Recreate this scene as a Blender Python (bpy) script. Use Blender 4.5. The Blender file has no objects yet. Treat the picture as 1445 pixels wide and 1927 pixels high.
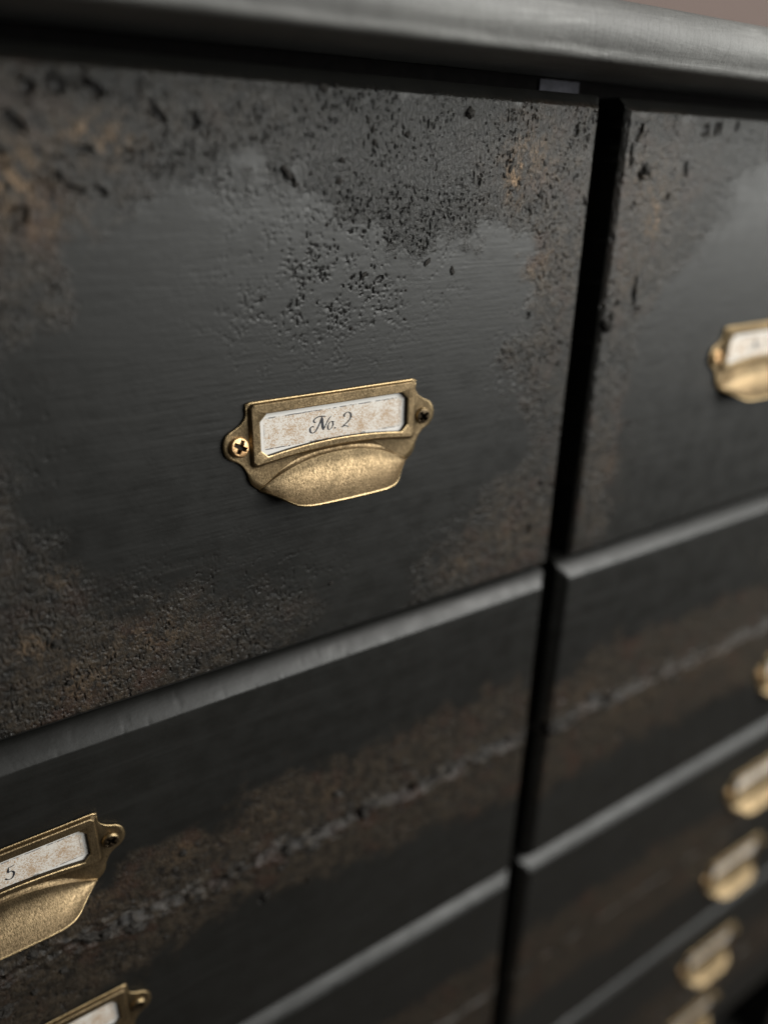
import bpy, bmesh, math, random
import numpy as np
from mathutils import Matrix, Vector

S = 0.01                       # everything below is written in centimetres
scene = bpy.context.scene
COL = scene.collection
random.seed(4)

# ------------------------------------------------------------------ camera
CAM = (-24.470, -23.068, -2.183)
RX, RY, RZ = 1.15110, -0.01919, -0.57539
cam_data = bpy.data.cameras.new('camera')
cam = bpy.data.objects.new('camera', cam_data)
COL.objects.link(cam)
scene.camera = cam
rot = Matrix.Rotation(RZ, 4, 'Z') @ Matrix.Rotation(RY, 4, 'Y') @ Matrix.Rotation(RX, 4, 'X')
cam.matrix_world = Matrix.Translation([c * S for c in CAM]) @ rot
cam_data.sensor_fit = 'VERTICAL'
cam_data.sensor_height = 36.0
cam_data.sensor_width = 27.0
cam_data.lens = 1451.14 / 1927 * 36.0
cam_data.clip_start = 0.005
cam_data.clip_end = 50
cam_data.dof.use_dof = True
cam_data.dof.focus_distance = 0.268
cam_data.dof.aperture_fstop = 2.75
cam_data.dof.aperture_blades = 0

# ------------------------------------------------------------------ world, light, exposure
world = bpy.data.worlds.new('World')
scene.world = world
world.use_nodes = True
bg = world.node_tree.nodes['Background']
bg.inputs['Color'].default_value = (0.70, 0.67, 0.64, 1)
bg.inputs['Strength'].default_value = 0.008

def area(name, loc, target, sx, sy, watts, color):
    d = bpy.data.lights.new(name, 'AREA')
    d.shape = 'RECTANGLE'; d.size = sx * S; d.size_y = sy * S
    d.energy = watts; d.color = color
    o = bpy.data.objects.new(name, d); COL.objects.link(o)
    v = Vector(target) - Vector(loc)
    o.matrix_world = Matrix.Translation([c * S for c in loc]) @ v.to_track_quat('-Z', 'Y').to_matrix().to_4x4()
    return o
area('window_light', (76, -86, 68), (-5, 0, -8), 42, 42, 11.3, (1.0, 0.975, 0.93))
area('window_band_light', (122, -108, 20), (122, 0, 20), 216, 62, 35.0, (0.99, 0.995, 0.95))
area('ceiling_light', (60, -44, 112), (0, 0, -30), 60, 50, .8, (1.0, 0.97, 0.93))

scene.view_settings.view_transform = 'Standard'
scene.view_settings.look = 'None'
scene.view_settings.exposure = 0.0
scene.view_settings.gamma = 1.0
scene.cycles.max_bounces = 8

# ------------------------------------------------------------------ numpy noise
_r = np.random.RandomState(11)
_P = _r.permutation(512)
_P = np.concatenate([_P, _P, _P])
_A = _r.rand(512) * 2 * np.pi
_G = np.stack([np.cos(_A), np.sin(_A)], 1)
def pn(x, y, seed=0):
    x = x + seed * 17.31; y = y + seed * 9.73
    xi = np.floor(x).astype(int); yi = np.floor(y).astype(int)
    xf = x - xi; yf = y - yi
    u = xf * xf * xf * (xf * (xf * 6 - 15) + 10); v = yf * yf * yf * (yf * (yf * 6 - 15) + 10)
    def g(i, j):
        h = _P[(_P[(xi + i) & 511] + yi + j) & 511]
        return _G[h, 0] * (xf - i) + _G[h, 1] * (yf - j)
    a = g(0, 0); b = g(1, 0); c = g(0, 1); d = g(1, 1)
    return (a + (b - a) * u + (c - a) * v + (a - b - c + d) * u * v) * 1.5
def fbm(x, y, o=4, seed=0):
    t = 0; a = 1.0; n = 0
    for k in range(o):
        t = t + a * pn(x, y, seed + k); n += a
        a *= 0.55; x = x * 2.03; y = y * 2.03
    return t / n
def sstep(a, b, x):
    t = np.clip((x - a) / (b - a), 0, 1)
    return t * t * (3 - 2 * t)
def poly_sd(px, pz, poly):
    """signed distance to a polygon, negative inside"""
    d = np.full(px.shape, 1e9); inside = np.zeros(px.shape, bool)
    n = len(poly)
    for i in range(n):
        ax, az = poly[i]; bx, bz = poly[(i + 1) % n]
        ex, ez = bx - ax, bz - az
        t = np.clip(((px - ax) * ex + (pz - az) * ez) / (ex * ex + ez * ez + 1e-12), 0, 1)
        d = np.minimum(d, (px - ax - t * ex) ** 2 + (pz - az - t * ez) ** 2)
        c = ((az > pz) != (bz > pz))
        with np.errstate(divide='ignore', invalid='ignore'):
            xx = (bx - ax) * (pz - az) / (bz - az + 1e-12) + ax
        inside ^= c & (px < xx)
    d = np.sqrt(d)
    return np.where(inside, -d, d)

# ------------------------------------------------------------------ material helpers
def new_mat(name):
    m = bpy.data.materials.new(name); m.use_nodes = True
    nt = m.node_tree; nt.nodes.clear()
    out = nt.nodes.new('ShaderNodeOutputMaterial')
    b = nt.nodes.new('ShaderNodeBsdfPrincipled')
    nt.links.new(b.outputs[0], out.inputs[0])
    return m, nt, b
class NT:
    def __init__(s, nt): s.nt = nt
    def node(s, t, **kw):
        n = s.nt.nodes.new(t)
        for k, v in kw.items(): setattr(n, k, v)
        return n
    def link(s, a, b): s.nt.links.new(a, b)
    def setv(s, sock, v):
        if isinstance(v, bpy.types.NodeSocket): s.link(v, sock)
        elif v is not None:
            sock.default_value = v
    def coord(s, scale=(1, 1, 1), rot=(0, 0, 0), loc=(0, 0, 0), out='Object'):
        tc = s.node('ShaderNodeTexCoord'); mp = s.node('ShaderNodeMapping')
        mp.inputs['Scale'].default_value = scale; mp.inputs['Rotation'].default_value = rot; mp.inputs['Location'].default_value = loc
        s.link(tc.outputs[out], mp.inputs['Vector']); return mp.outputs[0]
    def noise(s, vec, scale, detail=4, rough=.55, dist=0.0):
        n = s.node('ShaderNodeTexNoise'); s.link(vec, n.inputs['Vector'])
        n.inputs['Scale'].default_value = scale; n.inputs['Detail'].default_value = detail
        n.inputs['Roughness'].default_value = rough; n.inputs['Distortion'].default_value = dist
        return n.outputs['Fac']
    def ramp(s, f, a, b, va=0.0, vb=1.0):
        n = s.node('ShaderNodeMapRange', interpolation_type='SMOOTHSTEP')
        s.setv(n.inputs['Value'], f)
        n.inputs['From Min'].default_value = a; n.inputs['From Max'].default_value = b
        n.inputs['To Min'].default_value = va; n.inputs['To Max'].default_value = vb
        return n.outputs[0]
    def math(s, op, a, b=0.0, c=None):
        n = s.node('ShaderNodeMath', operation=op)
        s.setv(n.inputs[0], a); s.setv(n.inputs[1], b)
        if c is not None: s.setv(n.inputs[2], c)
        return n.outputs[0]
    def mix(s, f, a, b):
        n = s.node('ShaderNodeMix', data_type='RGBA')
        s.setv(n.inputs[0], f); s.setv(n.inputs[6], a); s.setv(n.inputs[7], b)
        return n.outputs[2]
    def mixf(s, f, a, b):
        n = s.node('ShaderNodeMix', data_type='FLOAT')
        s.setv(n.inputs[0], f); s.setv(n.inputs[2], a); s.setv(n.inputs[3], b)
        return n.outputs[0]
    def attr(s, name):
        n = s.node('ShaderNodeAttribute'); n.attribute_name = name; return n.outputs['Fac']
    def bump(s, h, dist, strength=1.0, normal=None):
        n = s.node('ShaderNodeBump'); n.inputs['Strength'].default_value = strength
        n.inputs['Distance'].default_value = dist; s.link(h, n.inputs['Height'])
        if normal is not None: s.link(normal, n.inputs['Normal'])
        return n.outputs[0]
def rgb(r, g, b): return (r, g, b, 1)

def paint_material(name, base=(0.0082, 0.0081, 0.0072), attrs=True, strokes=1.3, rough=0.45):
    m, nt, b = new_mat(name); N = NT(nt)
    wob = N.coord((100, 100, 100))                      # centimetres
    strk = N.coord((9, 60, 130), rot=(0, math.radians(-3), 0))
    strk2 = N.coord((22, 200, 420), rot=(0, math.radians(-1), 0))
    s1 = N.noise(strk, 1.35, 4, .65, .3)
    s2 = N.noise(strk2, 1.0, 2, .6, .2)
    big = N.noise(wob, .12, 3, .5)
    mid = N.noise(wob, .9, 4, .6)
    fine = N.noise(wob, 5.5, 4, .65, .3)
    where = N.ramp(big, .35, .6, .25, 1.0)              # brush marks show in places only
    col = N.mix(N.ramp(big, .3, .7), rgb(*[c * .85 for c in base]), rgb(*[c * 1.18 for c in base]))
    col = N.mix(N.ramp(s1, .55, .8, 0, .35), col, rgb(base[0] * 2.1, base[1] * 2.1, base[2] * 2.1))
    r = N.mixf(N.ramp(mid, .3, .7), rough - .04, rough + .06)
    r = N.mixf(N.ramp(s1, .4, .75, 0, .6), r, rough + .12)
    hb = N.bump(N.math('ADD', N.math('MULTIPLY', s1, where), N.math('MULTIPLY', s2, .35)), 0.00009 * strokes, .55)
    wr = N.noise(N.coord((100, 100, 100), rot=(0, .5, 0)), 4.2, 3, .5, .6)
    hb = N.bump(N.math('ADD', N.math('MULTIPLY', wr, .9), N.math('MULTIPLY', fine, .45)), 0.00010, .5, hb)
    if not attrs:
        sc1 = N.noise(N.coord((14, 160, 160), rot=(0, .12, 0)), 1.0, 4, .7, .5)
        sc2 = N.noise(N.coord((900, 500, 160), rot=(0, .3, .2)), 1.0, 3, .7, .8)
        col = N.mix(N.ramp(sc1, .60, .70, 0, .35), col, rgb(min(1, base[0] * 2.2), min(1, base[1] * 2.2), min(1, base[2] * 2.2)))
        col = N.mix(N.ramp(sc2, .60, .74, 0, .45), col, rgb(base[0] * .35, base[1] * .35, base[2] * .34))
        col = N.mix(N.ramp(N.noise(wob, .35, 5, .7), .3, .7, 0, .35), col, rgb(base[0] * .55, base[1] * .55, base[2] * .55))
        hb = N.bump(N.math('ADD', N.math('ADD', sc1, sc2), N.math('MULTIPLY', mid, 1.5)), .00034, .8, hb)
    if attrs:
        cr, ti, pi, br = N.attr('crust'), N.attr('tint'), N.attr('pit'), N.attr('brown')
        vert = N.coord((1050, 700, 520), rot=(0, math.radians(12), 0))
        g1 = N.noise(vert, 1.0, 5, .66, .5)
        g2 = N.noise(wob, 2.3, 4, .6, .5)
        grey = N.mix(N.ramp(g2, .32, .68), rgb(.0065, .0065, .0058), rgb(.0165, .0155, .0130))
        ccol = N.mix(N.ramp(g2, .32, .68), rgb(.011, .009, .0072), rgb(.054, .041, .028))
        ccol = N.mix(br, grey, ccol)
        ccol = N.mix(N.math('MULTIPLY', br, N.ramp(N.noise(wob, .55, 3, .6), .50, .68, 0, .85)), ccol, rgb(.045, .024, .016))
        ccol = N.mix(N.ramp(g1, .58, .30, 0, .55), ccol, rgb(.010, .009, .008))
        col = N.mix(N.math('MULTIPLY', cr, .85), col, ccol)
        col = N.mix(N.math('MULTIPLY', ti, N.ramp(g1, .38, .62)), col, rgb(.25, .17, .105))
        col = N.mix(N.math('MULTIPLY', pi, .65), col, rgb(.006, .005, .005))
        r = N.mixf(N.math('MULTIPLY', cr, .85), r, N.ramp(g1, .3, .7, .50, .33))
        gb = N.math('MULTIPLY', N.math('SUBTRACT', N.math('ADD', g1, N.math('MULTIPLY', g2, .4)), .7), cr)
        hb = N.bump(gb, 0.0007, .9, hb)
        N.link(N.math('MULTIPLY', ti, .7), b.inputs['Metallic'])
    N.link(col, b.inputs['Base Color']); N.link(r, b.inputs['Roughness']); N.link(hb, b.inputs['Normal'])
    b.inputs['Specular IOR Level'].default_value = .5
    return m

M_FRONT = paint_material('black_chalk_paint')
M_CASE = paint_material('black_paint_case', attrs=False)
M_TOP = paint_material('black_paint_top', base=(.195, .194, .188), attrs=False, strokes=2.2, rough=.56)

def clump_material():
    m, nt, b = new_mat('dried_paint_clump'); N = NT(nt)
    v = N.coord((100, 100, 100)); n = N.noise(v, 6, 4, .6)
    N.link(N.mix(N.ramp(n, .35, .7), rgb(.007, .006, .005), rgb(.026, .020, .014)), b.inputs['Base Color'])
    b.inputs['Roughness'].default_value = .6
    N.link(N.bump(n, .0006, .8), b.inputs['Normal'])
    return m
M_CLUMP = clump_material()

def brass_material(name, c1, c2, dark, rough=.42, speck=1.0, hole=None):
    m, nt, b = new_mat(name); N = NT(nt)
    v = N.coord((100, 100, 100))
    f = N.noise(N.coord((160, 100, 55), rot=(0, .35, 0)), 14, 4, .7, .8)
    g = N.noise(v, 22, 3, .7)
    l = N.noise(v, .8, 4, .6, .4)
    wear = N.attr('wear'); painted_shade = N.attr('painted_shade')
    col = N.mix(N.ramp(f, .35, .65), rgb(*c2), rgb(*c1))
    col = N.mix(N.ramp(l, .42, .70, 0, .5), col, rgb(*dark))
    col = N.mix(N.ramp(g, .62, .74, 0, .5 * speck), col, rgb(*dark))
    col = N.mix(painted_shade, col, rgb(*(hole or dark)))  # shade of walls and recesses put into the metal colour
    col = N.mix(N.math('MULTIPLY', wear, .85), col, rgb(.80, .60, .32))
    N.link(col, b.inputs['Base Color'])
    b.inputs['Metallic'].default_value = 1.0
    r = N.mixf(N.ramp(f, .3, .7), rough + .1, rough - .06)
    N.link(N.mixf(wear, r, .3), b.inputs['Roughness'])
    hb = N.bump(N.math('ADD', f, N.math('MULTIPLY', g, .6)), .00010 * speck, .7)
    N.link(hb, b.inputs['Normal'])
    return m
M_BRASS = brass_material('antique_brass', (.42, .308, .178), (.150, .110, .062), (.062, .046, .027), .48, 1.8)
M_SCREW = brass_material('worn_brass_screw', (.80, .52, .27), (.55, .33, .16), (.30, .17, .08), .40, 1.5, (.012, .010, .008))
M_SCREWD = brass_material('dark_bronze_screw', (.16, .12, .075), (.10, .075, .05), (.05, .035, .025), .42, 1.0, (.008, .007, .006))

def paper_material():
    m, nt, b = new_mat('aged_label_paper'); N = NT(nt)
    tc = N.node('ShaderNodeTexCoord'); sp = N.node('ShaderNodeSeparateXYZ'); N.link(tc.outputs['Object'], sp.inputs[0])
    u = N.math('MULTIPLY', sp.outputs[0], 100); v = N.math('MULTIPLY', sp.outputs[2], 100)
    vec = N.coord((100, 100, 100))
    f = N.noise(vec, 17, 3, .75, .9); l = N.noise(vec, 1.5, 3, .6, .3); f2 = N.noise(vec, 24, 2, .7)
    inner = N.ramp(N.math('ABSOLUTE', N.math('SUBTRACT', v, .31)), .60, .50)
    inner = N.math('MULTIPLY', inner, N.ramp(N.math('ABSOLUTE', u), 2.86, 2.76))
    tan = N.math('MULTIPLY', N.ramp(N.math('ADD', N.math('MULTIPLY', f, .8), N.math('MULTIPLY', l, .35)), .54, .67), inner)
    col = N.mix(N.math('MULTIPLY', inner, .35), rgb(.74, .72, .69), rgb(.68, .61, .51))
    col = N.mix(N.math('MULTIPLY', tan, .85), col, rgb(.40, .245, .12))
    col = N.mix(N.ramp(f2, .60, .72, 0, .35), col, rgb(.45, .38, .32))
    # printed, broken border lines
    wob = N.noise(N.coord((400, 100, 100)), 1.0, 3, .7)
    def line(val, at, wdt):
        d = N.math('ABSOLUTE', N.math('SUBTRACT', N.math('ADD', val, N.math('MULTIPLY', N.math('SUBTRACT', wob, .5), .05)), at))
        return N.ramp(d, wdt, wdt * .4)
    brk = N.ramp(N.noise(N.coord((260, 260, 260), loc=(3, 0, 1)), 1.0, 4, .75), .44, .52)
    inx = N.ramp(N.math('ABSOLUTE', u), 2.78, 2.74); 
    ln = N.math('MAXIMUM', line(v, .86, .026), line(v, -.235, .026))
    bow = N.math('MULTIPLY', N.math('MULTIPLY', ln, brk), inx)
    side = N.math('MAXIMUM', line(u, 2.72, .02), line(u, -2.78, .02))
    side = N.math('MULTIPLY', N.math('MULTIPLY', side, brk), N.ramp(N.math('ABSOLUTE', N.math('SUBTRACT', v, .3)), .52, .48))
    col = N.mix(N.math('MULTIPLY', N.math('MAXIMUM', bow, N.math('MULTIPLY', side, .6)), .88), col, rgb(.06, .065, .08))
    N.link(col, b.inputs['Base Color']); b.inputs['Roughness'].default_value = .75
    N.link(N.bump(f, .00004, .5), b.inputs['Normal'])
    return m
M_PAPER = paper_material()
def flat_material(name, c, rough=.7, spec=.5):
    m, nt, b = new_mat(name); N = NT(nt)
    n = N.noise(N.coord((100, 100, 100)), 3.0, 4, .6)
    N.link(N.mix(N.ramp(n, .3, .7), rgb(*[x * .75 for x in c]), rgb(*[x * 1.2 for x in c])), b.inputs['Base Color'])
    b.inputs['Roughness'].default_value = rough; b.inputs['Specular IOR Level'].default_value = spec
    N.link(N.bump(n, .0004, .4), b.inputs['Normal'])
    return m
M_INK = flat_material('black_ink', (.02, .022, .03), .6)
M_PAD = flat_material('grey_felt', (.085, .085, .10), .9, .2)
M_WALL = flat_material('pink_plaster', (.15, .112, .10), .9)
M_FLOOR = flat_material('dark_floorboards', (.05, .035, .025), .6)
M_DARK = flat_material('gap_shade_black', (.005, .0045, .0045), .95, .08)  # near-black colour stands in for shadow behind the drawer fronts

# ------------------------------------------------------------------ object helpers
def mesh_np(name, verts, faces, mats, attrs=None, smooth=True, sharp=None, mat_idx=None, origin=(0, 0, 0)):
    verts = (np.asarray(verts, float) - np.array(origin)) * S
    me = bpy.data.meshes.new(name)
    if isinstance(faces, np.ndarray):
        n = len(faces); k = faces.shape[1]
        me.vertices.add(len(verts)); me.vertices.foreach_set('co', verts.ravel().astype(np.float32))
        me.loops.add(n * k); me.loops.foreach_set('vertex_index', faces.ravel().astype(np.int32))
        me.polygons.add(n); me.polygons.foreach_set('loop_start', np.arange(0, n * k, k, dtype=np.int32))
        me.update(calc_edges=True)
    else:
        me.from_pydata([tuple(v) for v in verts], [], faces); me.update()
    me.validate()
    if smooth:
        me.polygons.foreach_set('use_smooth', np.ones(len(me.polygons), bool))
        if sharp: me.set_sharp_from_angle(angle=math.radians(sharp))
    if attrs:
        for k, a in attrs.items():
            at = me.attributes.new(k, 'FLOAT', 'POINT'); at.data.foreach_set('value', np.asarray(a, np.float32).ravel())
    for m in (mats if isinstance(mats, (list, tuple)) else [mats]): me.materials.append(m)
    if mat_idx is not None: me.polygons.foreach_set('material_index', np.asarray(mat_idx, np.int32))
    return me
def put(name, me, parent=None, loc=(0, 0, 0), scale=None, rot=None):
    o = bpy.data.objects.new(name, me); COL.objects.link(o)
    o.location = [c * S for c in loc]
    if scale: o.scale = scale
    if rot: o.rotation_euler = rot
    if parent: o.parent = parent
    return o
def empty(name, loc, label, cat, group=None):
    o = bpy.data.objects.new(name, None); COL.objects.link(o); o.location = [c * S for c in loc]
    o.empty_display_size = .02
    o['label'] = label; o['category'] = cat
    if group: o['group'] = group
    return o
def box_mesh(name, x0, x1, y0, y1, z0, z1, mat, bev=.05, origin=(0, 0, 0)):
    bm = bmesh.new(); bmesh.ops.create_cube(bm, size=1)
    for v in bm.verts:
        v.co = Vector((((x0 + x1) / 2 + v.co.x * (x1 - x0) - origin[0]) * S, ((y0 + y1) / 2 + v.co.y * (y1 - y0) - origin[1]) * S, ((z0 + z1) / 2 + v.co.z * (z1 - z0) - origin[2]) * S))
    if bev: bmesh.ops.bevel(bm, geom=bm.edges[:], offset=bev * S, segments=2, affect='EDGES', profile=.6)
    me = bpy.data.meshes.new(name); bm.to_mesh(me); bm.free(); me.materials.append(mat)
    return me

# ------------------------------------------------------------------ layout (cm): x right, z up, drawer faces on y = 0
G = 1.946          # gap between the two columns of faces
W = 49.7           # width of a drawer face
CH = 0.5           # bevel round every drawer face
TH = 1.8           # thickness of a drawer front
TOPS = [0.0, -20.677, -40.91, -61.14, -81.37]
HH = [19.177, 18.75, 18.75, 18.75, 18.75]

A_TOP = [(-26.0, 0.6), (-24.0, -7.5), (-20.9, -6.7), (-20.1, -5.6), (-19.3, -4.0), (-18.5, -3.2), (-17.6, -2.8), (-15.1, -2.6), (-12.7, -2.7), (-11.6, -3.2), (-10.5, -3.9), (-9.2, -4.8), (-7.7, -4.9), (-6.6, -4.3), (-5.4, -4.3), (-3.9, -3.6), (-3.0, -4.9), (-2.8, -7.6), (-3.6, -9.2), (-3.1, -11.0), (-1.7, -12.1), (-2.7, -13.9), (-4.4, -15.5), (-5.7, -16.5), (-7.6, -17.6), (-8.1, -20.2), (0.6, -20.2), (0.6, -11.5), (0.6, 0.6)]
A_BL = [(-26, -9.4), (-22.5, -10.4), (-21.7, -12.5), (-21.0, -14.3), (-20.1, -15.2), (-18.3, -15.8), (-16.4, -16.1), (-13.1, -17.2), (-12.0, -18.3), (-13.0, -19.9), (-16.3, -20), (-26, -20)]
B_POLY = [(-27, -30.0), (-26.2, -27.3), (-22.8, -27.1), (-20.4, -26.6), (-18.7, -26.5), (-16.3, -26.7), (-15.5, -25.7), (-13.3, -25.3), (-11.8, -26.3), (-9.6, -25.9), (-5.1, -25.7), (0.6, -26.1), (0.6, -33.9), (-6.3, -32.8), (-11.9, -32.4), (-13.5, -32.1), (-17.1, -31.4), (-19.9, -32.1), (-23.3, -33.1), (-27, -33.5)]
C_POLY = [(1.2, 0.6), (12.9, 0.6), (11.3, -1.5), (9.1, -3.3), (8.2, -5.3), (5.8, -6.4), (4.2, -8.6), (3.7, -11.0), (3.6, -14.3), (4.4, -16.8), (4.2, -19.6), (1.2, -19.6)]
D_POLY = [(1.0, -27.1), (6.0, -25.9), (13.0, -26.4), (20.9, -26.5), (30, -27), (30, -34), (23.9, -34.3), (16.4, -34.5), (10.2, -34.0), (1.0, -34.8)]
E_POLY = [(1.0, -47.0), (8.0, -46.2), (16.0, -46.6), (25, -47.5), (25, -54), (14, -54.2), (6, -54.0), (1.0, -54.6)]

def axis(lo, hi, dense, coarse):
    """samples from lo to hi, fine inside the dense span (a, b, step)"""
    a, b, st = dense
    a = max(a, lo); b = min(b, hi)
    p = []
    if a > lo + 1e-6: p += list(np.arange(lo, a - coarse * .5, coarse))
    p += list(np.linspace(a, b, max(2, int(round((b - a) / st)) + 1)))
    if b < hi - 1e-6: p += list(np.arange(b + coarse, hi, coarse)) + [hi]
    return np.array(p)
FR = np.array([0.04, 0.10, 0.2, 0.42, 0.65, .82, .93, 1.0])
def prof(d): return np.where(d < .12, d * d / .24, d - .06)
def drawer_front(x0, x1, z1, z0, dense_x, coarse, dz, polys, top=(.78, .95, 1), side=CH, brown=None, seam=1.0, groove=None, tints=(), craters=(), speck=(), seed=0, origin=(0, 0, 0), ragged=None):
    xs = axis(x0, x1, dense_x, coarse); zs = np.linspace(z0, z1, int(round((z1 - z0) / dz)) + 1)
    ct, yt, rnd = top; cb, yb = .30, .30
    X = np.concatenate([[x0 - side], x0 - side * FR[::-1], xs, x1 + side * FR, [x1 + side]])
    Z = np.concatenate([[z0 - cb], z0 - cb * FR[::-1], zs, z1 + ct * FR, [z1 + ct]])
    fx = np.concatenate([[TH], side * prof(FR)[::-1], np.zeros(len(xs)), side * prof(FR), [TH]])
    fz = np.concatenate([[TH], yb * prof(FR)[::-1], np.zeros(len(zs)), yt * ((.42 * FR + .58 * (1 - np.sqrt(1 - FR * FR * .999))) if rnd else prof(FR)), [TH]])
    XX, ZZ = np.meshgrid(X, Z, indexing='ij')
    Y = np.maximum(fx[:, None], fz[None, :])
    # --- surface of old paint and texture paste
    en = fbm(XX * .7, ZZ * .7, 3, seed) * 1.5 + pn(XX * 3.1, ZZ * 3.1, seed + 5) * .2
    cr = np.zeros_like(XX)
    for poly, soft in polys:
        sd = poly_sd(XX, ZZ, poly) + en
        cr = np.maximum(cr, sstep(soft, -soft, sd))
    sp = np.zeros_like(XX)
    for (sx, sz, rx, rz, k) in speck:
        sp = np.maximum(sp, k * np.exp(-(((XX - sx) / rx) ** 2 + ((ZZ - sz) / rz) ** 2)))
    onface = sstep(.22, .05, Y); cr = cr * onface
    spk = sp * sstep(-.2, .2, fbm(XX * 1.3, ZZ * 1.3, 3, seed + 9) + .1)
    m = np.maximum(cr, spk); mh = np.maximum(cr, .22 * spk)
    lump = fbm(XX * 1.5, ZZ * 1.2, 4, seed + 2)
    grain = pn(XX * 7.5, ZZ * 4.6, seed + 3) + .8 * pn(XX * 14, ZZ * 9, seed + 4) - .9 * sstep(.10, .0, np.abs(pn(XX * 5.5, ZZ * 3.2, seed + 14)))
    h = mh * (.006 + .014 * lump + .010 * grain) + cr * .005
    # pits and short cracks in the paste
    q = pn(XX * 9.5, ZZ * 5.0, seed + 6) * .62 + .58 * pn(XX * 16, ZZ * 8.5, seed + 7) + .25 * pn(XX * 2.2, ZZ * 2.0, seed + 17)
    dens = sstep(-.35, .35, pn(XX * .55, ZZ * .55, seed + 8) + .15)
    pit = sstep(.30, .47, q - .40 * (1 - dens) * (1 - .7 * spk) + .10 * spk) * m
    rr = np.abs(pn(XX * 3.6, ZZ * 2.2, seed + 12))
    crack = sstep(.055, .0, rr) * sstep(.0, .3, pn(XX * 1.3, ZZ * 1.3, seed + 13) + .1) * m
    pit = np.maximum(pit, crack * .75)
    h = h - pit * .055
    for (cx, cz, rx, rz, a, dep) in craters:
        ca, sa = math.cos(a), math.sin(a)
        u = ((XX - cx) * ca + (ZZ - cz) * sa) / rx; v = (-(XX - cx) * sa + (ZZ - cz) * ca) / rz
        r2 = np.sqrt(u * u + v * v) + .55 * fbm(XX * 3.5, ZZ * 3.5, 3, seed + 21) * 1.6
        c = sstep(1.0, .55, r2)
        h = h - dep * 1.3 * c + .12 * dep * np.exp(-((r2 - 1.15) / .25) ** 2)
        pit = np.maximum(pit, c)
    if groove is not None:
        gz, xa, xb = groove
        g0 = gz + .26 * pn(XX * .35, XX * 0 + 3.3, seed + 30) + .15 * pn(XX * 1.5, XX * 0 + 1.3, seed + 31) + .08 * pn(XX * 4.2, XX * 0 + .7, seed + 35)
        d = ZZ - g0
        fill = sstep(.10, .30, pn(XX * .6, ZZ * .35, seed + 32))
        gw = .20 + .17 * pn(XX * 1.1, XX * 0, seed + 33)
        gr = sstep(1.5, .5, np.abs(d) / gw) * (1 - .85 * fill)
        rag = fbm(XX * 1.6, ZZ * 2.4, 4, seed + 34)
        led = np.exp(-((d + .50) / .50) ** 2) * (.05 + 2.4 * (.5 * rag + .7 * fbm(XX * .8, ZZ * 1.2, 3, seed + 37))) + .7 * np.exp(-((d - .32) / .2) ** 2) * (.6 + 1.6 * rag)
        led = np.maximum(led, 0)
        win = sstep(xa - 1, xa + 1, XX) * sstep(xb + 1, xb - 1, XX)
        h = h + seam * win * (.10 * led - .34 * gr + .09 * np.exp(-(d / 1.5) ** 2) * np.maximum(0, fbm(XX * 1.3, ZZ * 1.5, 4, seed + 38)) + .08 * np.exp(-(d / .7) ** 2) * sstep(-.1, .35, fbm(XX * 1.7, ZZ * 2.4, 4, seed + 36)))
        pit = np.maximum(pit, win * gr * .8 * seam); m = np.maximum(m, win * np.exp(-(d / .8) ** 2)); cr = np.maximum(cr, seam * win * np.exp(-(d / .9) ** 2) * onface)
    # brushed skin everywhere
    h = h + .0022 * pn(XX * .7, ZZ * 14, seed + 40) + .006 * fbm(XX * .25, ZZ * .35, 2, seed + 41)
    inner = (Y < TH - .01)
    Yf = Y - h * np.where(inner, 1, 0)
    # crumbled corner edge: nibble the arris
    nib = sstep(.3, .6, fbm(XX * 1.6, ZZ * 1.6, 3, seed + 50)) * m * np.exp(-(np.maximum(fx[:, None], fz[None, :]) / .08) ** 2) * (np.minimum(np.minimum(XX - x0, x1 - XX), np.minimum(ZZ - z0, z1 - ZZ)) < .12)
    # worn, slightly wavy arrises on every edge
    ar = np.exp(-(np.maximum(fx[:, None], fz[None, :]) / .07) ** 2) * (np.minimum(np.minimum(XX - x0, x1 - XX), np.minimum(ZZ - z0, z1 - ZZ)) < .10)
    Yf = Yf + ar * (.03 * sstep(.28, .5, fbm(XX * 1.3, ZZ * .9, 3, seed + 51)) + .014 * sstep(.35, .5, pn(XX * 4.5, ZZ * 2, seed + 52)))
    bev = sstep(.02, .2, Y) * inner
    Yf = Yf - bev * (.007 * pn(XX * .35, ZZ * .5, seed + 53) + .003 * pn(XX * 1.6, ZZ * 9, seed + 54) - .013 * sstep(.42, .55, pn(XX * 1.9, ZZ * 3.0, seed + 55)) * sstep(0, .3, pn(XX * .4, ZZ * .4, seed + 56)))
    Yf = Yf + .05 * nib
    bw = np.ones_like(XX)
    if brown is not None:
        bw = np.zeros_like(XX)
        for (bx, bz, rx, rz, k) in brown: bw = np.maximum(bw, k * np.exp(-(((XX - bx) / rx) ** 2 + ((ZZ - bz) / rz) ** 2)))
        bw = np.clip(bw * (1 + 1.2 * fbm(XX * 1.1, ZZ * 1.1, 4, seed + 70)), 0, 1)
    ti = np.zeros_like(XX)
    for (tx, tz, rx, rz, k) in tints:
        ti = np.maximum(ti, k * np.exp(-(((XX - tx) / rx) ** 2 + ((ZZ - tz) / rz) ** 2) * (1 + .9 * fbm(XX * 2, ZZ * 2, 3, seed + 60))))
    ti = ti * sstep(-.35, .25, fbm(XX * 2.6, ZZ * 2.0, 3, seed + 61)) * m
    nx, nz = XX.shape
    idx = np.arange(nx * nz).reshape(nx, nz)
    F = np.stack([idx[:-1, :-1], idx[1:, :-1], idx[1:, 1:], idx[:-1, 1:]], -1).reshape(-1, 4)
    V = np.stack([XX, Yf, ZZ], -1).reshape(-1, 3)
    # back panel
    c = [idx[0, 0], idx[0, -1], idx[-1, -1], idx[-1, 0]]
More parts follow.
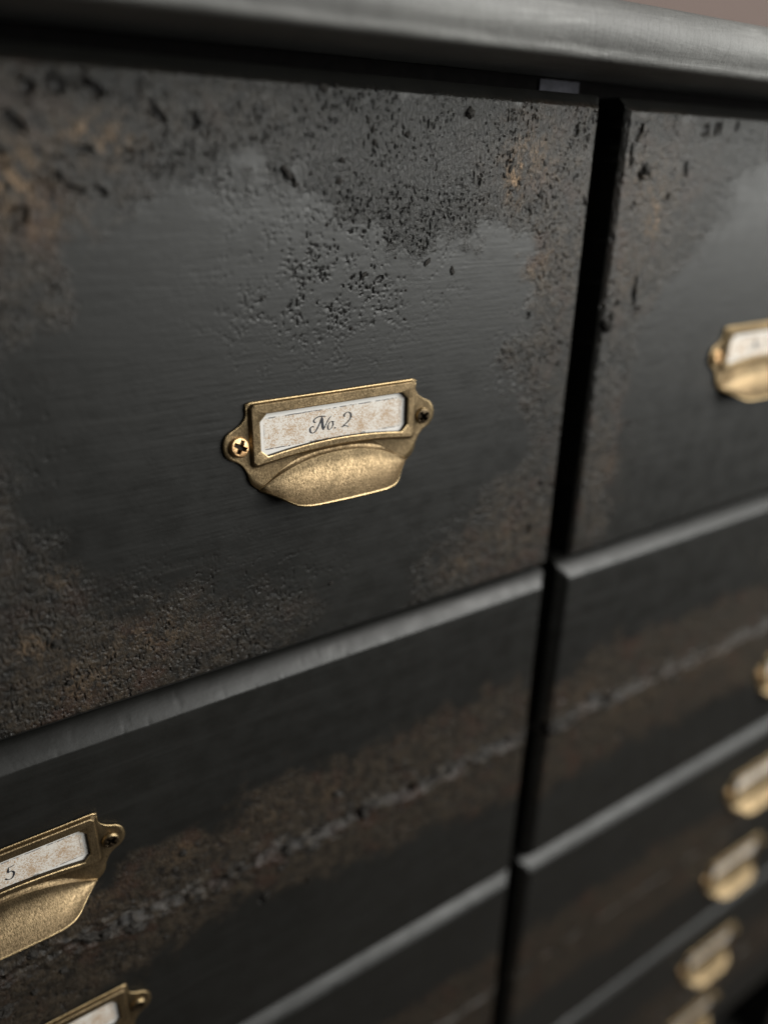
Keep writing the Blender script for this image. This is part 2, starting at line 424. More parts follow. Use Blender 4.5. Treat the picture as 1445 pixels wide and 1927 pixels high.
    F = np.concatenate([F, np.array([c])])
    return mesh_np('drawer_front', V, F, M_FRONT, {'crust': np.clip(np.maximum(cr, .28 * m), 0, 1), 'tint': np.clip(ti, 0, 1), 'pit': np.clip(pit, 0, 1), 'brown': np.clip(bw, 0, 1)}, True, 42, origin=origin)

# ------------------------------------------------------------------ label pull (local cm: x right, z up, y = -outward)
def catmull(pts, n=8):
    P = [np.array(p, float) for p in pts]; P = [2 * P[0] - P[1]] + P + [2 * P[-1] - P[-2]]
    out = []
    for i in range(1, len(P) - 2):
        for k in range(n):
            t = k / n
            out.append(.5 * ((2 * P[i]) + (-P[i - 1] + P[i + 1]) * t + (2 * P[i - 1] - 5 * P[i] + 4 * P[i + 1] - P[i + 2]) * t * t + (-P[i - 1] + 3 * P[i] - 3 * P[i + 1] + P[i + 2]) * t ** 3))
    out.append(P[-2]); return np.array(out)
def arc_v(u): return -1.64 + .92 * (1 - np.clip(np.abs(u) / 3.08, 0, 1) ** 2.2)
def pull_mesh():
    side = catmull([(3.38, 1.27), (3.43, 1.02), (3.60, .80), (3.86, .64), (4.08, .53), (4.24, .32), (4.28, .05), (4.22, -.20), (4.06, -.38), (3.84, -.50), (3.62, -.70), (3.48, -.98), (3.41, -1.26), (3.29, -1.46), (3.08, -1.64)], 6)
    right = [(3.42, 1.44)] + [tuple(p) for p in side]
    arcpts = [(u, float(arc_v(u))) for u in np.linspace(3.08, -3.08, 61)][1:-1]
    left = [(-x, z) for x, z in right[::-1]]
    outline = right + arcpts + left
    def bow(u, lo, hi, hw): return lo + (hi - lo) * (1 - min(1, abs(u) / hw) ** 2)
    def rect(hw, top, ch, lo, hi, bhw):
        b = [(u, bow(u, lo, hi, bhw)) for u in np.linspace(hw - ch, -(hw - ch), 31)]
        return [(-(hw - ch), top), (hw - ch, top), (hw, top - ch), (hw, lo + ch)] + b + [(-hw, lo + ch), (-hw, top - ch)]
    win = rect(2.99, 1.08, .26, -.45, -.22, 2.8)
    win2 = rect(3.025, 1.115, .265, -.485, -.255, 2.8)
    bossi = rect(3.26, 1.39, .11, -.67, -.42, 3.1)
    boss = rect(3.29, 1.42, .12, -.70, -.45, 3.1)
    foot = rect(3.37, 1.43, .12, -.80, -.54, 3.1)
    c = np.array((0, .38))
    angs = set()
    for l in (outline,):
        for p in l: angs.add(math.atan2(p[1] - c[1], p[0] - c[0]))
    for l in (win, win2, bossi, boss):
        for p in (l[0], l[1], l[2], l[3], l[4], l[-3], l[-2], l[-1]): angs.add(math.atan2(p[1] - c[1], p[0] - c[0]))
    for a in np.linspace(-math.pi, math.pi, 120, endpoint=False): angs.add(float(a))
    angs = sorted(angs); keep = [angs[0]]
    for a in angs[1:]:
        if a - keep[-1] > .0015: keep.append(a)
    angs = keep; n = len(angs)
    def hit(poly):
        P = np.array(poly) - c; Q = np.roll(P, -1, 0); E = Q - P; out = []
        for a in angs:
            d = np.array((math.cos(a), math.sin(a)))
            den = d[0] * E[:, 1] - d[1] * E[:, 0]
            den = np.where(np.abs(den) < 1e-12, 1e-12, den)
            t = (P[:, 0] * E[:, 1] - P[:, 1] * E[:, 0]) / den
            s = (P[:, 0] * d[1] - P[:, 1] * d[0]) / den
            ok = (t > 0) & (s >= -1e-6) & (s <= 1 + 1e-6)
            r = t[ok].min() if ok.any() else 1.0
            out.append(c + d * r)
        return np.array(out)
    L = {k: hit(v) for k, v in dict(win=win, win2=win2, bossi=bossi, boss=boss, foot=foot, out=outline).items()}
    # foot must stay inside the outline
    ro = np.linalg.norm(L['out'] - c, axis=1); rf = np.linalg.norm(L['foot'] - c, axis=1)
    L['foot'] = c + (L['foot'] - c) * np.minimum(1, (ro - .012) / rf)[:, None]
    rb = np.linalg.norm(L['boss'] - c, axis=1); L['boss'] = c + (L['boss'] - c) * np.minimum(1, (ro - .02) / rb)[:, None]
    isarc = np.array([(abs(p[0]) < 3.07) and (p[1] < arc_v(p[0]) + .01) for p in L['out']])
    bead = np.where(isarc, .10 * np.clip(1 - (np.abs(L['out'][:, 0]) / 3.08) ** 6, 0, 1), 0)
    B0 = .12
    rings = [(L['win'], np.full(n, .07), 0, 1), (L['win'], np.full(n, .228), 0, 1), (L['win'], np.full(n, .245), .9, 0), (L['win2'], np.full(n, .268), .0, 0), (L['bossi'], np.full(n, .27), 0, 0),  # inner wall of the window painted dark as if shaded
             (L['boss'], np.full(n, .245), .12, 0), ((L['boss'] + L['foot']) / 2, np.full(n, .17), 0, .5), (L['foot'], np.full(n, B0), 0, .75)]  # crease at the frame foot darkened by colour, as shade
    for t, we, gr in ((.15, 0, .4), (.4, 0, .1), (.65, 0, 0), (.86, 0, 0), (1.0, .55, 0)):
        p = L['foot'] + (L['out'] - L['foot']) * t
        w = B0 - .025 * math.sin(math.pi * t) * np.where(isarc, 1.6, .3) + bead * (t ** 3)
        rings.append((p, w, we, gr))
    V = []; wear = []; painted_shade = []
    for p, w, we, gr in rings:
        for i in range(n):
            V.append((p[i][0], -w[i], p[i][1])); wear.append(we if not (we == .55 and isarc[i]) else .10); painted_shade.append(gr)
    F = []
    for r in range(len(rings) - 1):
        for i in range(n):
            j = (i + 1) % n
            F.append((r * n + i, r * n + j, (r + 1) * n + j, (r + 1) * n + i))
    # cup lip
    last = (len(rings) - 1) * n
    cols = [i for i in range(n) if isarc[i]]
    i0 = cols[0] - 1; i1 = cols[-1] + 1
    cols = [i0] + cols + [i1]
    rs = [0, .35, .5, .6, .68, .76, .84, .91, .96, 1.0]
    rim = [(0, -2.20, 1.20), (1.1, -2.19, 1.19), (1.55, -2.18, 1.16), (1.80, -2.155, 1.11), (2.02, -2.12, 1.04), (2.24, -2.02, .90), (2.48, -1.88, .66), (2.72, -1.78, .42), (2.92, -1.70, .23), (3.08, -1.645, .10)]
    def rimat(s):
        a = abs(s); q = [np.interp(a, rs, [r[k] for r in rim]) for k in range(3)]
        return np.array((q[0] * (1 if s >= 0 else -1), q[1], q[2]))
    T = 26; prev = [last + i for i in cols]
    for k in range(1, T + 1):
        t = k / T; cur = []
        for i in cols:
            a = L['out'][i]; s = max(-1, min(1, a[0] / 3.08)); A = np.array((a[0], a[1], -V[last + i][1])); Bm = rimat(s)
            dv = Bm[1] - A[1]
            P1 = np.array((A[0] * .55 + Bm[0] * .45, A[1] + dv * .58, A[2] * .42 + .17 * Bm[2]))
            P = A * (1 - t) ** 2 + 2 * P1 * t * (1 - t) + Bm * t * t
            V.append((P[0], -P[2], P[1])); cur.append(len(V) - 1)
            wear.append(.8 if k == T else 0); painted_shade.append(max(0, .6 - abs(t - .13) * 5) * (1 - abs(s) ** 4))  # dark band below the arc is shade painted on the cup
        for q in range(len(cols) - 1):
            F.append((prev[q], prev[q + 1], cur[q + 1], cur[q]))
        prev = cur
    V = np.array(V)
    me = mesh_np('drawer_pull', V, F, M_BRASS, {'wear': wear, 'painted_shade': painted_shade}, True)
    bm = bmesh.new(); bm.from_mesh(me); bmesh.ops.recalc_face_normals(bm, faces=bm.faces)
    if sum(f.normal.y * f.calc_area() for f in bm.faces) > 0: bmesh.ops.reverse_faces(bm, faces=bm.faces)
    bm.to_mesh(me); bm.free(); me.set_sharp_from_angle(angle=math.radians(28))
    return me
PULL = pull_mesh()

def screw_mesh(name, mat):
    N_ = 46; g = np.linspace(-1, 1, N_); A, B = np.meshgrid(g, g, indexing='ij')
    X = A * np.sqrt(1 - B * B / 2); Z = B * np.sqrt(1 - A * A / 2); R = np.sqrt(X * X + Z * Z)
    r0 = .295
    dome = .14 + .045 * (1 - R ** 2) - .05 * sstep(.86, 1.0, R)
    def bar(a, b): return sstep(.22, .15, np.abs(a)) * sstep(.70, .62, np.abs(b))
    cross = np.maximum(bar(X, Z), bar(Z, X)); cen = sstep(.30, .16, R)
    cross = np.maximum(cross, cen)
    w = dome - .15 * cross + .004 * fbm(X * 6, Z * 6, 3, 3)
    V = list(np.stack([X * r0, -w, Z * r0], -1).reshape(-1, 3)); idx = np.arange(N_ * N_).reshape(N_, N_)
    F = [tuple(f) for f in np.stack([idx[:-1, :-1], idx[1:, :-1], idx[1:, 1:], idx[:-1, 1:]], -1).reshape(-1, 4)]
    painted_shade = list((cross * 1.0).ravel()); wear = list(np.clip(sstep(.8, .95, R), 0, 1).ravel() * .5)  # cross recess coloured near black for the shade of its depth
    per = list(idx[:, 0]) + list(idx[-1, 1:]) + list(idx[-2::-1, -1]) + list(idx[0, -2:0:-1])
    base = len(V)
    for i in per:
        v = V[i]; V.append(np.array((v[0], .02, v[2]))); painted_shade.append(.8); wear.append(0)  # skirt of the head painted dark as shade too
    m = len(per)
    for k in range(m): F.append((per[k], base + k, base + (k + 1) % m, per[(k + 1) % m]))
    me = mesh_np(name, np.array(V), F, mat, {'wear': wear, 'painted_shade': painted_shade}, True, 50)
    bm = bmesh.new(); bm.from_mesh(me); bmesh.ops.recalc_face_normals(bm, faces=bm.faces); bm.to_mesh(me); bm.free()
    return me
SCREW_A = screw_mesh('screw', M_SCREW); SCREW_B = screw_mesh('screw', M_SCREWD)

def card_mesh():
    pts = [(-2.8, 1.16), (2.8, 1.16), (3.10, .90), (3.10, -.34), (2.82, -.58)] + [(u, -.58 + .20 * (1 - (u / 2.8) ** 2)) for u in np.linspace(2.5, -2.5, 13)] + [(-2.82, -.58), (-3.10, -.34), (-3.10, .90)]
    n = len(pts)
    V = [(x, -.075, z) for x, z in pts] + [(x, -.05, z) for x, z in pts]
    F = [tuple(range(n))] + [tuple(reversed(range(n, 2 * n)))] + [(i, i + n, (i + 1) % n + n, (i + 1) % n) for i in range(n)]
    return mesh_np('label_card', V, F, M_PAPER, smooth=False)
CARD = card_mesh()

STROKES = {
 'N': [[(-.88, .262), (-.945, .305), (-1.03, .245), (-1.03, .13), (-.95, .062), (-.84, .10), (-.735, .236), (-.645, .395), (-.585, .53), (-.545, .610)],
       [(-.391, .592), (-.515, .617), (-.673, .625), (-.814, .582), (-.888, .507), (-.858, .438), (-.80, .445)],
       [(-.565, .60), (-.555, .445), (-.537, .265), (-.515, .110)],
       [(-.515, .110), (-.42, .263), (-.322, .442), (-.177, .592)]],
 'o': [[(-.15, .383), (-.24, .365), (-.318, .248), (-.325, .133), (-.265, .085), (-.164, .157), (-.115, .279), (-.15, .383), (-.10, .35), (-.05, .37)]],
}
DIG = {
 '0': [[(.14, .60), (.04, .48), (.0, .25), (.06, .09), (.17, .09), (.28, .25), (.29, .48), (.22, .60), (.14, .60)]],
 '1': [[(.06, .48), (.20, .61), (.14, .35), (.08, .08)]],
 '2': [[(.115, .453), (.10, .537), (.165, .603), (.28, .618), (.37, .529), (.36, .399), (.265, .282), (.01, .107), (.10, .133), (.19, .118), (.285, .07)]],
 '3': [[(.08, .52), (.17, .61), (.29, .56), (.27, .43), (.14, .36), (.25, .31), (.27, .18), (.15, .07), (.02, .13)]],
 '4': [[(.22, .60), (.11, .42), (.0, .24), (.15, .25), (.32, .27)], [(.27, .45), (.22, .25), (.16, .07)]],
 '5': [[(.13, .585), (.21, .575), (.33, .605)], [(.13, .58), (.085, .37), (.18, .39), (.255, .29), (.22, .14), (.12, .05), (.0, .09), (-.03, .16)]],
 '6': [[(.30, .59), (.14, .48), (.02, .25), (.07, .09), (.20, .10), (.27, .24), (.19, .34), (.06, .26)]],
 '7': [[(.06, .54), (.14, .59), (.34, .59), (.20, .36), (.10, .07)]],
 '8': [[(.28, .54), (.18, .61), (.09, .52), (.16, .38), (.25, .24), (.16, .08), (.04, .10), (.04, .24), (.18, .36), (.31, .50), (.28, .54)]],
 '9': [[(.28, .50), (.18, .60), (.08, .50), (.09, .37), (.21, .36), (.30, .50), (.24, .26), (.12, .07)]],
}
def ribbon(path, V, F, w0, w1):
    P = catmull(path, 7); n = len(P); b = len(V)
    for i in range(n):
        d = P[min(i + 1, n - 1)] - P[max(i - 1, 0)]; d = d / (np.linalg.norm(d) + 1e-9)
        nn = np.array((-d[1], d[0])); dn = max(0, abs(d[1]) - .25) / .75
        slope = 1.0 if d[0] * d[1] < .35 else .75
        w = (w0 + w1 * dn ** 1.3 * slope) * (.35 + .65 * min(1, min(i, n - 1 - i) / 4))
        for sgn in (-1, 1): V.append((P[i][0] + nn[0] * w * sgn, P[i][1] + nn[1] * w * sgn))
    for i in range(n - 1): F.append((b + 2 * i, b + 2 * i + 1, b + 2 * i + 3, b + 2 * i + 2))
def text_mesh(num):
    V = []; F = []
    ribbon(STROKES['N'][0], V, F, .015, .024); ribbon(STROKES['N'][1], V, F, .018, .013)
    ribbon(STROKES['N'][2], V, F, .016, .036); ribbon(STROKES['N'][3], V, F, .012, .012)
    ribbon(STROKES['o'][0], V, F, .007, .020)
    b = len(V); V += [(-.037 + .032 * math.cos(a), .115 + .032 * math.sin(a)) for a in np.linspace(0, 2 * math.pi, 13)[:-1]]; F.append(tuple(range(b, b + 12)))
    for k, ch in enumerate(str(num)):
        for st in DIG[ch]: ribbon([(x + .245 + k * .36 - (.12 if num >= 10 else 0), z) for x, z in st], V, F, .014, .020)
    # each stroke sits a hair above the last where they cross
    VV = np.array([(x, -.0775 - .00002 * i, z) for i, (x, z) in enumerate(V)])
    return mesh_np('lettering', VV, F, M_INK, smooth=False)

def add_pull(parent, X, Z, num, flip=False):
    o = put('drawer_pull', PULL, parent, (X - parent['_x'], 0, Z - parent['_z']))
    md = o.modifiers.new('thickness', 'SOLIDIFY'); md.thickness = .075 * S; md.offset = -1; md.use_even_offset = False
    put('label_card', CARD, o)
    put('lettering', text_mesh(num), o)
    a = put('screw', SCREW_A, o, (-3.75, -.10, .03)); a.rotation_mode = 'YXZ'; a.rotation_euler = (math.radians(-13), math.radians(32), math.radians(6))
    b = put('screw', SCREW_B, o, (3.75, -.10, .03)); b.rotation_mode = 'YXZ'; b.rotation_euler = (math.radians(4), math.radians(50), math.radians(-5))
    a.scale = (1.2, 1.1, 1.2); b.scale = (1.06, 1, 1.06)
    a['label'] = 'bright worn brass screw'; b['label'] = 'dark bronze screw'
    return o

# ------------------------------------------------------------------ crumbs of dried paint stuck on the faces
def clump_meshes():
    out = []
    for k in range(6):
        bm = bmesh.new(); bmesh.ops.create_icosphere(bm, subdivisions=3, radius=1)
        for v in bm.verts:
            p = v.co; n = fbm(np.array(p.x * 1.1 + k * 3), np.array(p.y * 1.1 + p.z * 1.3), 3, k)
            n2 = fbm(np.array(p.z * 2.2 + k), np.array(p.x * 2.1 - p.y * 1.9), 3, k + 20)
            v.co = p * (1 + .55 * float(n) + .45 * float(n2))
        me = bpy.data.meshes.new('paint_clump'); bm.to_mesh(me); bm.free()
        for v in me.vertices: v.co *= S
        me.polygons.foreach_set('use_smooth', np.ones(len(me.polygons), bool)); me.set_sharp_from_angle(angle=math.radians(35))
        me.materials.append(M_CLUMP); out.append(me)
    return out
CLUMPS = clump_meshes()
def scatter(regions, seed):
    r = random.Random(seed); out = []
    for (x, z, rx, rz, n) in regions:
        for k in range(n): out.append((min(-.08, x + r.gauss(0, rx)) if x < 0 else x + abs(r.gauss(0, rx)), z + r.gauss(0, rz), r.choice((.03, .035, .045, .06, .08)), r.uniform(.8, 2.2), r.uniform(.6, 2.6)))
    return [o for o in out if -18.9 < o[1] < -.1]
def seam_clumps(xa, xb, z, n, seed):
    r = random.Random(seed); out = []
    for k in range(n):
        x = xa + (xb - xa) * r.random() ** 1.0
        out.append((x, z + r.gauss(-.15, .55), r.choice((.07, .09, .12, .16, .24)), r.uniform(.8, 2.0), r.uniform(-.8, .8)))
    return out
def add_clumps(parent, items):
    for i, it in enumerate(items):
        x, z, r = it[:3]; el = it[3] if len(it) > 3 else random.uniform(.8, 1.5); an = it[4] if len(it) > 4 else random.uniform(0, 3.1)
        o = put('paint_clump', CLUMPS[(i * 5 + 1) % 6], parent, (x - parent['_x'], -r * .15, z - parent['_z']))
        o.scale = (r * el, r * .75, r); o.rotation_euler = (0, an, 0)

# ------------------------------------------------------------------ drawers
def drawer(col, row, label, kw, pulls, clumps=(), group='drawers of the black chest'):
    x1 = 0 if col == 0 else G + W; x0 = x1 - W if col == 0 else G
    z1 = TOPS[row]; z0 = z1 - HH[row]
    ox, oz = (x0 + x1) / 2, z0 - CH
    e = empty('drawer', (ox, 0, oz), label, 'drawer', group)
    e['_x'] = ox; e['_z'] = oz
    org = (ox, 0, oz)
    put('drawer_front', drawer_front(x0, x1, z1, z0, origin=org, **kw), e)
    bx = box_mesh('drawer_box', x0 + 1.2, x1 - 1.2, TH + .0, 38, z0 + .6, z1 - 1.0, M_DARK, .1, org)
    put('drawer_box', bx, e)
    for (px, pz, num) in pulls: add_pull(e, px, pz, num)
    add_clumps(e, clumps)
    del e['_x']; del e['_z']
    return e
a1, b1 = 11.407, 24.842
ZP1, Q1, Q2 = -10.805, 4.361, 13.645
TA = [(-3.8, -2.4, .45, .8, 1.0), (-3.2, -1.7, 1.2, 1.0, .45), (-2.4, -5.6, 1.2, .9, .35), (-20.9, -2.6, .9, 1.0, .9), (-18.6, -1.6, 1.0, .5, .7), (-20.3, -3.6, 1.2, .7, .5), (-22.4, -16.2, .6, .5, .6), (-21.0, -18.0, 1.1, .9, .38), (-18.6, -17.0, 1.4, .8, .3), (-5.1, -17.9, .9, .6, .35), (-21.2, -14.0, .5, .4, .4), (-2.2, -17.2, 1.4, .8, .25)]
CA = [(-6.1, -.42, .17, 1.0, 1.2), (-13.1, -2.25, .09), (-12.95, -2.45, .10, 1.6, .9), (-12.75, -2.7, .08), (-12.2, -2.4, .06), (-11.2, -2.6, .09, 1.3), (-21.7, -16.3, .13), (-21.5, -17.9, .12), (-21.8, -18.4, .08), (-21.6, -16.5, .06), (-21.9, -12.9, .10), (-.6, -9.6, .10), (-3.2, -9.0, .055), (-4.8, -16.9, .08), (-.9, -16.2, .07), (-1.1, -18.0, .10, 1.5, 1.0), (-.8, -14.6, .09), (-1.9, -14.5, .07), (-1.5, -15.6, .06), (-11.7, -.02, .10, 1.6, .2), (-11.3, .05, .07), (-7.6, -.05, .05), (-22.4, -10.9, .08), (-14.9, -18.4, .08), (-13.3, -18.9, .05)]
KA = [(-18.5, -.45, .35, .17, -.6, .13), (-20.5, -1.3, .32, .15, -.7, .13), (-20.1, -.5, .2, .3, .2, .08), (-19.4, -.45, .22, .30, .2, .09), (-16.9, -.9, .28, .14, -.8, .10), (-15.8, -1.1, .12, .28, .2, .09), (-19.6, -2.6, .20, .14, -.4, .10), (-19.25, -2.85, .32, .09, -.4, .09), (-18.6, -2.9, .2, .12, -.6, .09), (-20.75, -3.5, .30, .30, 0, .10), (-18.9, -1.9, .18, .16, 0, .08), (-2.55, -7.4, .12, .12, 0, .07), (-13.0, -2.42, .42, .10, -.75, .10), (-.9, -15.0, .2, .14, .9, .09), (-1.3, -17.2, .1, .3, .2, .08), (-2.0, -16.0, .18, .1, .7, .07), (-1.0, -.8, .15, .25, .3, .08), (-5.5, -2.6, .1, .14, 0, .05), (-9.6, -5.7, .18, .1, .6, .05), (-21.0, -2.0, .2, .12, 0, .07)]
drawer(0, 0, 'large top left drawer front with the No. 2 brass label pull', dict(
    dense_x=(-26.5, 0, .042), coarse=.35, dz=.042, brown=[(-1.5, -5, 3.2, 7, 1), (-1.5, -17, 5, 3.5, 1), (-21.5, -3, 3.5, 4, 1), (-20, -18, 6, 3.5, 1), (-15.5, -.8, 2.5, 1, .5), (-23, -12, 2, 4, .6)], polys=[(A_TOP, .5), (A_BL, 1.1)], top=(.5, .6, 0), tints=TA, craters=KA,
    speck=[(-11.0, -5.6, 3.4, 2.2, 1.0), (-9.6, -3.9, 3.2, 1.6, 1.0), (-12.8, -6.6, 2.4, 1.6, .7), (-2.6, -9.4, 1.5, 2.5, .7), (-5.2, -16.5, 2.2, 1.4, .7), (-17, -15.4, 4, 1.2, .6), (-21.5, -9, 1.2, 3.5, .4), (-14.5, -2.0, 3, 1.6, .7), (-13.5, -16.5, 3, .8, .5)], seed=1),
    [(-a1, ZP1, 2), (-W + a1, ZP1, 1)], CA + scatter([(-1.3, -16.3, .7, 1.1, 26), (-1.8, -9, .8, 1.5, 10), (-10.8, -5.6, 1.8, 1.0, 18), (-8, -1.6, 2.6, .9, 18), (-2.5, -2.2, 1.6, 1.3, 12), (-20, -17.4, 2.0, 1.0, 16), (-14, -17.6, 2, .6, 10), (-20.5, -2.2, 1.2, 1.2, 10)], 3))
CB = [(-4.9, -29.3, .17, 1.7, .2), (-6.8, -29.5, .13), (-9.8, -29.3, .16, 1.8, .1), (-11.5, -27.8, .16), (-15.1, -31.8, .18, .8), (-13.9, -30.1, .12), (-13.0, -32.2, .15, .6), (-16.0, -29.7, .14, 1.8, .2), (-17.5, -30.7, .09), (-18.5, -27.3, .15), (-18.9, -28.0, .12), (-17.9, -27.2, .10), (-23.5, -30.5, .16), (-20.8, -30.1, .14), (-.8, -29.4, .16, 1.6, .4), (-24.4, -29.0, .18), (-21.5, -31.1, .10), (-22.7, -29.2, .14, 1.9, .2), (-2.2, -28.9, .13), (-8.0, -30.1, .12), (-12.4, -29.6, .13, 1.8, 0), (-19.6, -31.4, .12), (-24.6, -30.9, .14)]
drawer(0, 1, 'second left drawer front, false seam through its middle, under the No. 2 drawer', dict(
    dense_x=(-27.5, 0, .068), coarse=.35, dz=.068, polys=[(B_POLY, .6)], groove=(-29.6, -60, 60),
    tints=[(-18.5, -27.3, .7, .5, .5), (-11.8, -27.6, .7, .4, .4), (-15.0, -27.4, 2.5, .7, .15), (-22, -28, 1, .6, .3)],
    craters=[(-11.3, -27.9, .25, .18, .4, .12), (-15.3, -32.0, .15, .35, .1, .12), (-5.3, -29.5, .5, .16, .1, .14), (-10.2, -29.6, .5, .13, .2, .14)], seed=2),
    [(-b1, TOPS[1] - Q1, 5), (-b1, TOPS[1] - Q2, 7)], CB + seam_clumps(-26, -.3, -29.65, 34, 5))
drawer(0, 2, 'lowest left drawer front in view, cut off by the bottom frame edge', dict(
    dense_x=(-12, 0, .12), coarse=.4, dz=.12, polys=[([(-50, -47), (-3, -46.4), (.6, -46.5), (.6, -53.5), (-50, -54)], .5)], groove=(-50.0, -60, 60), seed=3),
    [(-b1, TOPS[2] - Q1, 9), (-b1, TOPS[2] - Q2, 11)])
KC = [(3.2, -2.1, .38, .2, .2, .14), (2.95, -2.35, .16, .3, .3, .12), (7.4, -.35, .3, .25, .3, .12), (5.7, -2.0, .16, .36, .2, .12), (2.5, -.7, .14, .45, -.5, .10), (3.6, -6.9, .13, .75, .1, .14), (3.9, -7.7, .3, .15, .2, .12), (2.0, -7.2, .3, .12, .8, .10), (8.7, -.25, .2, .15, .6, .10), (6.6, -.45, .3, .25, -.4, .10), (2.7, -3.4, .18, .1, .4, .08), (4.8, -3.1, .2, .14, .6, .09), (2.2, -1.6, .1, .5, .1, .09)]
drawer(1, 0, 'large top right drawer front, crusted along its left edge, brass pull cut off by frame', dict(
    dense_x=(G, 14, .066), coarse=.35, dz=.066, polys=[(C_POLY, .6)], top=(.5, .6, 0), side=.22, tints=[(4.2, -3.9, .45, .9, .75), (3.8, -14.9, .9, .7, .3), (3.6, -2.6, 1.6, 1.2, .25), (2.8, -6, 1, 1.4, .2)],
    craters=KC, brown=[(3.5, -4, 3.5, 5, 1), (3, -15, 3, 5, .9)], speck=[(4.0, -2.5, 4, 3.0, 1.0), (5.5, -9, 2.5, 3, .35), (4.5, -14.5, 2, 4, .4)], seed=6),
    [(G + a1 + .7, ZP1 + .3, 3), (G + W - a1, ZP1, 4)],
    [(2.15, -8.2, .30, 1.0, .3), (2.35, -7.8, .16), (2.6, -7.3, .14), (3.8, -10.7, .10), (4.3, -17.6, .12), (4.0, -14.1, .09), (3.2, -2.0, .16), (7.3, -.5, .12), (4.6, -13.0, .08), (2.2, -9.9, .08)])
drawer(1, 1, 'second right drawer front with a rough paint seam, under the top right drawer', dict(
    dense_x=(G, 24, .10), coarse=.4, dz=.09, polys=[(D_POLY, .6)], groove=(-29.9, -60, 60), tints=[(4.5, -28.6, 1.3, .5, .4), (9, -31, 3, 1.0, .2), (16, -30.5, 4, .8, .25)],
    craters=[(10.3, -31.6, .15, .5, .1, .13), (3.7, -29.7, .5, .16, .3, .14), (6.8, -29.9, .4, .2, .3, .14), (8.2, -33, .14, .4, 0, .1), (2.6, -28.4, .2, .2, 0, .1)], seed=7),
    [(G + b1 - .35, TOPS[1] - Q1, 6), (G + b1 - .35, TOPS[1] - Q2, 8)],
    [(2.05, -30.1, .34, 1.0, .3), (2.4, -29.7, .22), (3.7, -29.5, .16, 1.6, .2), (6.8, -29.8, .20), (10.4, -31.7, .10), (8.3, -32.8, .10), (2.7, -30.4, .22)] + seam_clumps(2.2, 14, -29.9, 14, 8))
drawer(1, 2, 'third right drawer front, blurred, with two brass pulls one above the other', dict(
    dense_x=(G, 28, .16), coarse=.4, dz=.14, polys=[(E_POLY, .6)], groove=(-50.1, -60, 60), seam=.45, tints=[(12, -49, 4, 1, .12)], seed=8),
    [(G + b1 - .35, TOPS[2] - Q1, 10), (G + b1 - .35, TOPS[2] - Q2, 12)])
drawer(1, 3, 'fourth right drawer front, dark and blurred, at the bottom right of the photo', dict(
    dense_x=(G, 40, .25), coarse=.4, dz=.2, polys=[([(1, -67), (50, -67), (50, -74), (1, -74)], .6)], groove=(-70.3, -60, 60), seed=9),
    [(G + b1 - .35, TOPS[3] - Q1, 14), (G + b1 - .35, TOPS[3] - Q2, 16)])

# ------------------------------------------------------------------ the case
case = empty('cabinet', (G / 2, 20, -108), 'black painted chest of drawers with thick rounded top above the drawers', 'cabinet')
OC = (G / 2, 20, -108)
XL, XR = -W - 2.2, G + W + 2.2
def case_box(name, x0, x1, y0, y1, z0, z1, mat=M_CASE, bev=.08):
    return put(name, box_mesh(name, x0, x1, y0, y1, z0, z1, mat, bev, OC), case)
FY = TH + .12                                             # face of the frame behind the drawer fronts
case_box('top_rail', XL, XR, FY, FY + 2, .05, 1.12, M_DARK)
case_box('centre_stile', -1.3, G + 1.3, FY + .02, FY + 2, -104, .03, M_DARK)
for k in range(4):
    z = (TOPS[k] - HH[k] + TOPS[k + 1]) / 2
    case_box('cross_rail', XL + 2, -1.32, FY, FY + 2, z - .8, z + .8); case_box('cross_rail', G + 1.32, XR - 2, FY, FY + 2, z - .8, z + .8)
case_box('side_panel', XL, XL + 1.95, FY + .02, 41, -104, .03); case_box('side_panel', XR - 1.95, XR, FY + .02, 41, -104, .03)
case_box('back_panel', XL, XR, 41.05, 42, -104, 1.1)
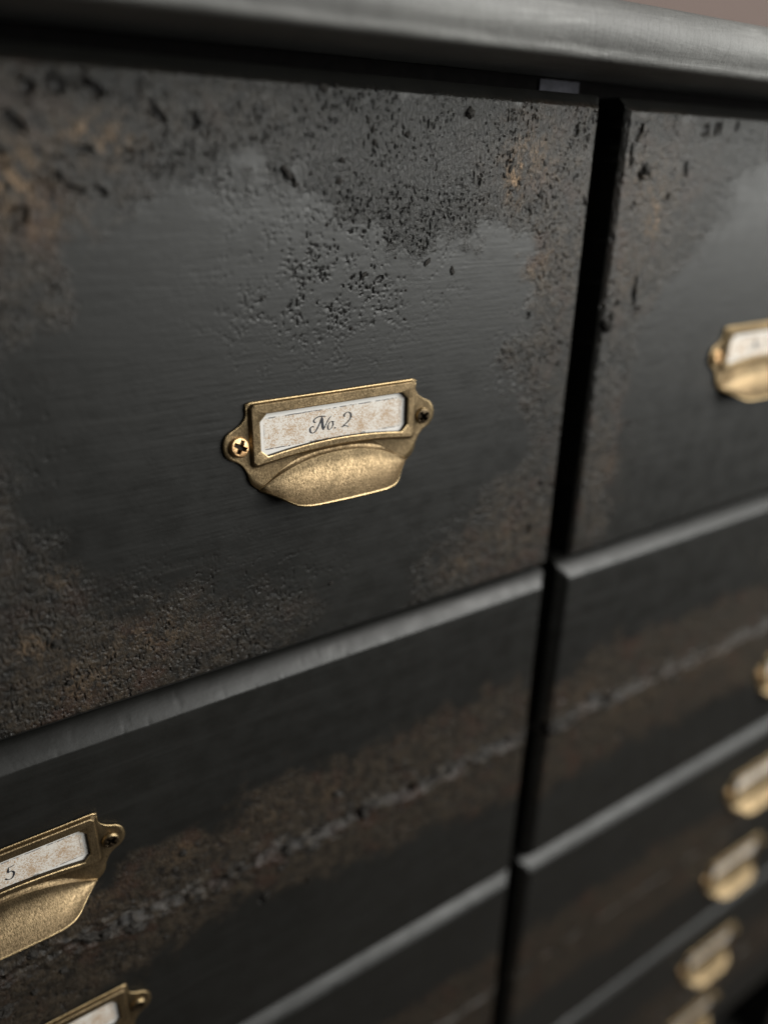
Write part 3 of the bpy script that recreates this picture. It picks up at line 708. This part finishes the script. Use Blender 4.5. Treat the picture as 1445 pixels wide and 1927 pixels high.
case_box('plinth', XL, XR, FY, 41, -108, -104.05)
pad = case_box('felt_pad', -1.32, .78, FY - .10, FY - .005, .62, 1.04, M_PAD, .04)
pad['label'] = 'small pale grey pad above the gap'
def countertop():
    prof_ = [(43.5, 1.13), (-2.20, 1.13), (-2.45, 1.14), (-2.60, 1.18), (-2.68, 1.25), (-2.715, 1.34), (-2.73, 1.42), (-2.80, 1.52), (-2.90, 1.66), (-2.97, 1.84), (-3.0, 2.05), (-2.97, 2.28), (-2.87, 2.52), (-2.68, 2.74), (-2.38, 2.92), (-1.95, 3.04), (-1.3, 3.10), (-.3, 3.12), (43.5, 3.13)]
    m = len(prof_)
    xs = np.concatenate([np.linspace(XL - 2.5, -26, 30), np.arange(-25.9, 16, .12), np.linspace(16.2, XR + 2.5, 50)])
    V = []
    for x in xs:
        for k, (y, z) in enumerate(prof_):
            j = 0
            if 1 <= k <= 16: j = .014 * float(pn(np.array(x * .3), np.array(k * .2), 3)) + (.012 * float(pn(np.array(x * 1.1), np.array(k * .5), 4)) if 3 <= k <= 7 else 0)
            V.append((x, y + j, z + j * .7))
    F = []
    n = len(xs)
    for i in range(n - 1):
        for k in range(m):
            k2 = (k + 1) % m; F.append((i * m + k, i * m + k2, (i + 1) * m + k2, (i + 1) * m + k))
    F.append(tuple(range(m - 1, -1, -1))); F.append(tuple((n - 1) * m + k for k in range(m)))
    me = mesh_np('countertop', np.array(V), F, M_TOP, smooth=True, sharp=50, origin=OC)
    bm = bmesh.new(); bm.from_mesh(me); bmesh.ops.recalc_face_normals(bm, faces=bm.faces); bm.to_mesh(me); bm.free()
    return me
put('countertop', countertop(), case)

# ------------------------------------------------------------------ the room, as far as it shows
w = put('wall', box_mesh('wall', -160, 220, 50, 54, -108, 170, M_WALL, 0)); w['kind'] = 'structure'; w['label'] = 'dusky pink wall behind the chest'
f = put('floor', box_mesh('floor', -160, 220, -160, 50, -111, -108, M_FLOOR, 0)); f['kind'] = 'structure'; f['label'] = 'dark wooden floor under the chest'
